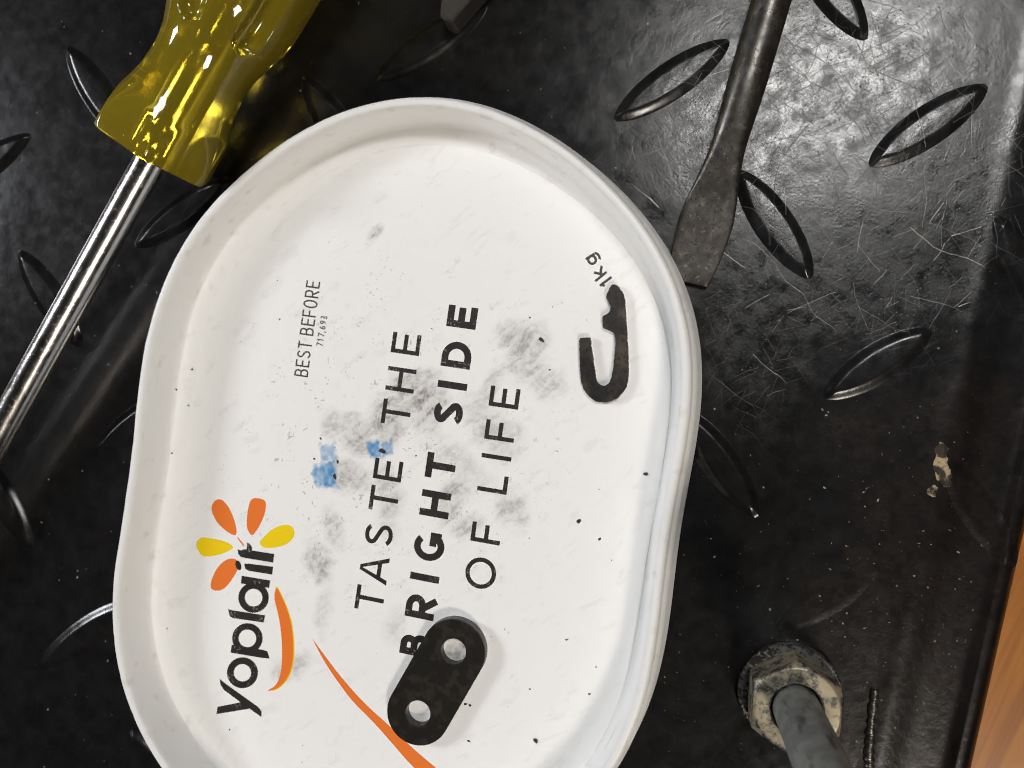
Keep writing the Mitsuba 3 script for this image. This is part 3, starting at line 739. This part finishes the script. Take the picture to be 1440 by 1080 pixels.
# ------------------------------------------------------------------ worn flat blade of a second screwdriver
SEC = [[28.3, 94.33, 3.89, 4.05, 2, 5.4], [23.53, 77.9, 3.92, 4.05, 2, 4.7], [21.11, 69.55, 3.94, 4.05, 2, 4.4], [19.07, 62.52, 3.91, 4, 2.05, 4.2], [17.44, 56.9, 3.74, 3.6, 2.2, 3.9], [15.42, 49.92, 3.52, 2.9, 2.7, 3.2], [13.37, 42.85, 4.2, 2.1, 4, 2.5], [11.91, 37.85, 5.12, 1.6, 6, 2], [10.77, 33.93, 5.57, 1.35, 8, 1.75], [9.8, 30.58, 5.41, 1.15, 9, 1.55], [8.53, 26.17, 4.98, 0.95, 9, 1.35], [7.2, 21.58, 4.06, 0.75, 9, 1.2], [7.14, 21.35, 3.99, 0.7, 9, 1.2]]       # along the blade: centre x, y, half width, half thickness, squareness, mm
sec = np.array(SEC)
par = np.r_[0, np.cumsum(np.hypot(*np.diff(sec[:, :2], axis=0).T))]
f = PchipInterpolator(par, sec)
t = np.linspace(0, par[-1], 160)
val = f(t)
dirn = np.gradient(val[:, :2], t, axis=0)
dirn /= np.linalg.norm(dirn, axis=1, keepdims=True)
phi = np.linspace(0, 2 * math.pi, 72, endpoint=False)
rings = []
for k in range(len(t)):
    x, y, hw, ht, sq, zc = val[k]
    n = np.array([dirn[k, 1], -dirn[k, 0]])
    e = 2 / sq
    cu = np.sign(np.cos(phi)) * np.abs(np.cos(phi)) ** e * hw
    cv = np.sign(np.sin(phi)) * np.abs(np.sin(phi)) ** e * ht
    rings.append(np.stack([x + n[0] * cu, y + n[1] * cu, zc + cv], 1))
add('screwdriver_001__shaft', lofted(rings), 'oxide_steel', smooth=40)
tag('screwdriver_001', 'worn dark steel flat screwdriver blade pointing at the lid from the top edge', 'screwdriver')

# ------------------------------------------------------------------ rod with nut and washer
BX, BY = [27.65, -63.88]


def lathe(profile, n=96):
    t_ = np.linspace(0, 2 * math.pi, n, endpoint=False)
    return [np.stack([BX + r * np.cos(t_), BY + r * np.sin(t_), np.full(n, z)], 1) for r, z in profile]


N_ = 'bolt_assembly'
add(N_ + '__washer', lofted(lathe([(5.3, -0.2), (10.2, -0.2), (10.45, 0.3), (10.45, 1.7), (10.1, 2.05), (5.3, 2.05)]), cap0=False, cap1=False), 'washer_zinc', smooth=30)
hexr = []
t_ = np.linspace(0, 2 * math.pi, 180, endpoint=False)
lob = np.mod(t_ - math.radians(58) + math.pi / 6, math.pi / 3) - math.pi / 6
ap = 8.35
for cone, z in [(8.9, 2.1), (11, 3.0), (11, 7.6), (9.62, 8.6), (9.2, 9.0), (8.8, 9.35), (8.3, 9.72), (7.9, 9.85), (6.2, 9.85), (5.25, 9.75), (4.95, 9.3), (4.9, 4.0)]:
    r = np.minimum(ap / np.cos(lob), cone)
    hexr.append(np.stack([BX + r * np.cos(t_), BY + r * np.sin(t_), np.full(180, z)], 1))
add(N_ + '__nut', lofted(hexr, cap0=False, cap1=False), 'nut_zinc', smooth=22)
add(N_ + '__rod', lofted(lathe([(4.5, 1.5), (4.55, 12), (4.6, 24), (4.55, 40), (4.5, 58), (4.2, 60)])), 'rod_grey', smooth=35)
tag(N_, 'grey rod standing in a grimy zinc hex nut and washer at the lower right', 'bolt')
labels[N_ + '__nut'] = {'label': 'grimy yellowish zinc hex nut'}

# ------------------------------------------------------------------ tip of another tool at the top edge
TIP = [[-45.21, 79.54], [-45.05, 78.77], [-44.26, 78.09], [-43.32, 77.64], [-42.38, 77.79], [-41.91, 78.37], [-38.49, 82.03], [-29.42, 91.47], [-35.55, 98.08], [-41.76, 91.11], [-44.89, 82.87]]
tip_shape = Polygon(smooth_poly(TIP, 2))
add('steel_bar', bevelled(tip_shape, 1.1, 7.6, 0.9, 5), 'bar_steel', smooth=25)
tag('steel_bar', 'rounded corner of a grey steel bar poking in at the top edge', 'bar')

# ------------------------------------------------------------------ loose bits
rng = random.Random(5)


def flake(px, z0, h, seed):
    g = Polygon(smooth_poly(px, 1)).segmentize(0.25)
    c = np.array(g.exterior.coords)[:-1]
    n3 = np.c_[c * 0.9, 0 * c[:, 0] + seed]
    c = c + 1.5 * (np.stack([meshkit.fbm(n3, 4, seed), meshkit.fbm(n3, 4, seed + 9)], 1) - 0.5)
    g = Polygon(c).buffer(0)
    g = max(getattr(g, 'geoms', [g]), key=lambda q: q.area)
    m = trimesh.creation.extrude_polygon(g, h, engine='earcut')
    m = m.subdivide_to_size(0.35)
    v = np.array(m.vertices)
    rnd = meshkit.fbm(v * 0.9, 3, seed) - 0.5
    edge = np.array([g.exterior.distance(Point(a, b)) for a, b in v[:, :2]])
    v[:, 2] = np.where(v[:, 2] > h * .5, 0.05 + (h + 1.1 * rnd) * np.clip(edge / 0.5, 0.15, 1), 0)
    v[:, 2] += z0
    m = trimesh.Trimesh(v * MM, m.faces, process=False)
    return m


add('dried_flake', flake([[56.12, -11.72], [57.71, -11.98], [58.24, -14.97], [58.63, -18.24], [59.03, -20.51], [57.97, -20.97], [56.65, -20], [55.59, -17.16], [55.85, -14.29]], 0.1, 0.45, 3), 'flake_tan', smooth=50)
tag('dried_flake', 'tan and black dried flake lying on the plate, the larger of two', 'flake')
add('dried_flake_001', flake([[54.92, -20.6], [55.72, -20.16], [56.12, -21.44], [55.85, -22.87], [54.66, -22.9], [54.39, -22.05]], 0.1, 0.4, 8), 'flake_tan', smooth=50)
tag('dried_flake_001', 'small tan crumb just below the larger dried flake', 'flake')


def crumbs(spots, seed):
    r = np.random.default_rng(seed)
    out = []
    for x, y, z, s in spots:
        m = trimesh.creation.icosphere(subdivisions=0, radius=1)
        v = np.array(m.vertices) * (0.6 + 0.8 * r.random((12, 1))) * s * np.array([1 + r.random(), 1, 0.6])
        a = r.random() * 6.28
        c_, s_ = math.cos(a), math.sin(a)
        v = np.stack([v[:, 0] * c_ - v[:, 1] * s_ + x, v[:, 0] * s_ + v[:, 1] * c_ + y, v[:, 2] + z + 0.3 * s], 1)
        out.append(trimesh.Trimesh(v * MM, m.faces, process=False))
    return trimesh.util.concatenate(out)


r_ = np.random.default_rng(11)
spots = []
lidpoly = Polygon(offset_ring(RC, RIM_F, 3, 0)[:, :2])
while len(spots) < 900:
    x, y = r_.uniform(-150, 68), r_.uniform(-95, 95)
    d = math.hypot(x - 48, y + 48)
    if r_.random() > 0.18 + 0.8 * math.exp(-(d / 32) ** 2):
        continue
    q = (x - e0[0]) * across[0] + (y - e0[1]) * across[1]
    if q > -2 or lidpoly.contains(Point(x, y)):
        continue
    spots.append((x, y, float(plate_z(np.array(x), np.array(y))), 0.05 + 0.16 * r_.random() ** 3))
add('floor_grit', crumbs(spots, 2), 'grit_mix')
tag('floor_grit', 'scattered grit and metal specks lying on the black plate', 'grit', kind='stuff')
LIDSPECK = [[-73.09, -12.2, 0.22], [-74.6, -16.67, 0.2], [-69.07, -17.21, 0.28], [-69.74, -20.54, 0.42], [-58.67, -14.69, 0.5], [-1.63, -18.73, 0.42], [-15.51, -28.88, 0.42], [-24.58, -75.67, 0.5], [-11.19, -32.48, 0.22], [-51.06, -15.67, 0.2], [-23.36, 9.35, 0.4], [-25.95, 14.07, 0.18], [-21.69, 3.01, 0.14], [-35.06, -15.26, 0.12], [-39.29, -76.96, 0.2], [-39.92, -69.03, 0.25], [-38.98, -69.27, 0.25], [-13.27, -65.09, 0.22], [-18.21, -54.02, 0.16], [-17.91, -53.85, 0.15], [-11.93, -59.34, 0.15], [-25.95, -64.89, 0.15], [-30.57, -53.18, 0.12], [-72.25, 14.57, 0.1], [-82.92, 14.56, 0.2], [-89.12, 13.68, 0.12], [-108.35, -1.3113, 0.25], [-105.31, -4.9, 0.2], [-104.41, 3.43, 0.2], [-109.43, -15.92, 0.18], [-119.61, -30.97, 0.2], [-114.86, -36.61, 0.2], [-110.69, -56.51, 0.18], [-95.05, -78.67, 0.18], [5.3, -51.55, 0.2], [-8.67, -36.85, 0.14]]
spots = [(x, y, ZP, s) for x, y, s in LIDSPECK]
inner_poly = Polygon(pr).buffer(-3)
while len(spots) < 150:
    x, y = r_.uniform(-110, 5), r_.uniform(-95, 55)
    if inner_poly.contains(Point(x, y)):
        spots.append((x, y, ZP, 0.03 + 0.09 * r_.random() ** 2))
add('lid_grit', crumbs(spots, 4), 'grit_black')
tag('lid_grit', 'fine black specks scattered over the white lid panel', 'grit', kind='stuff')
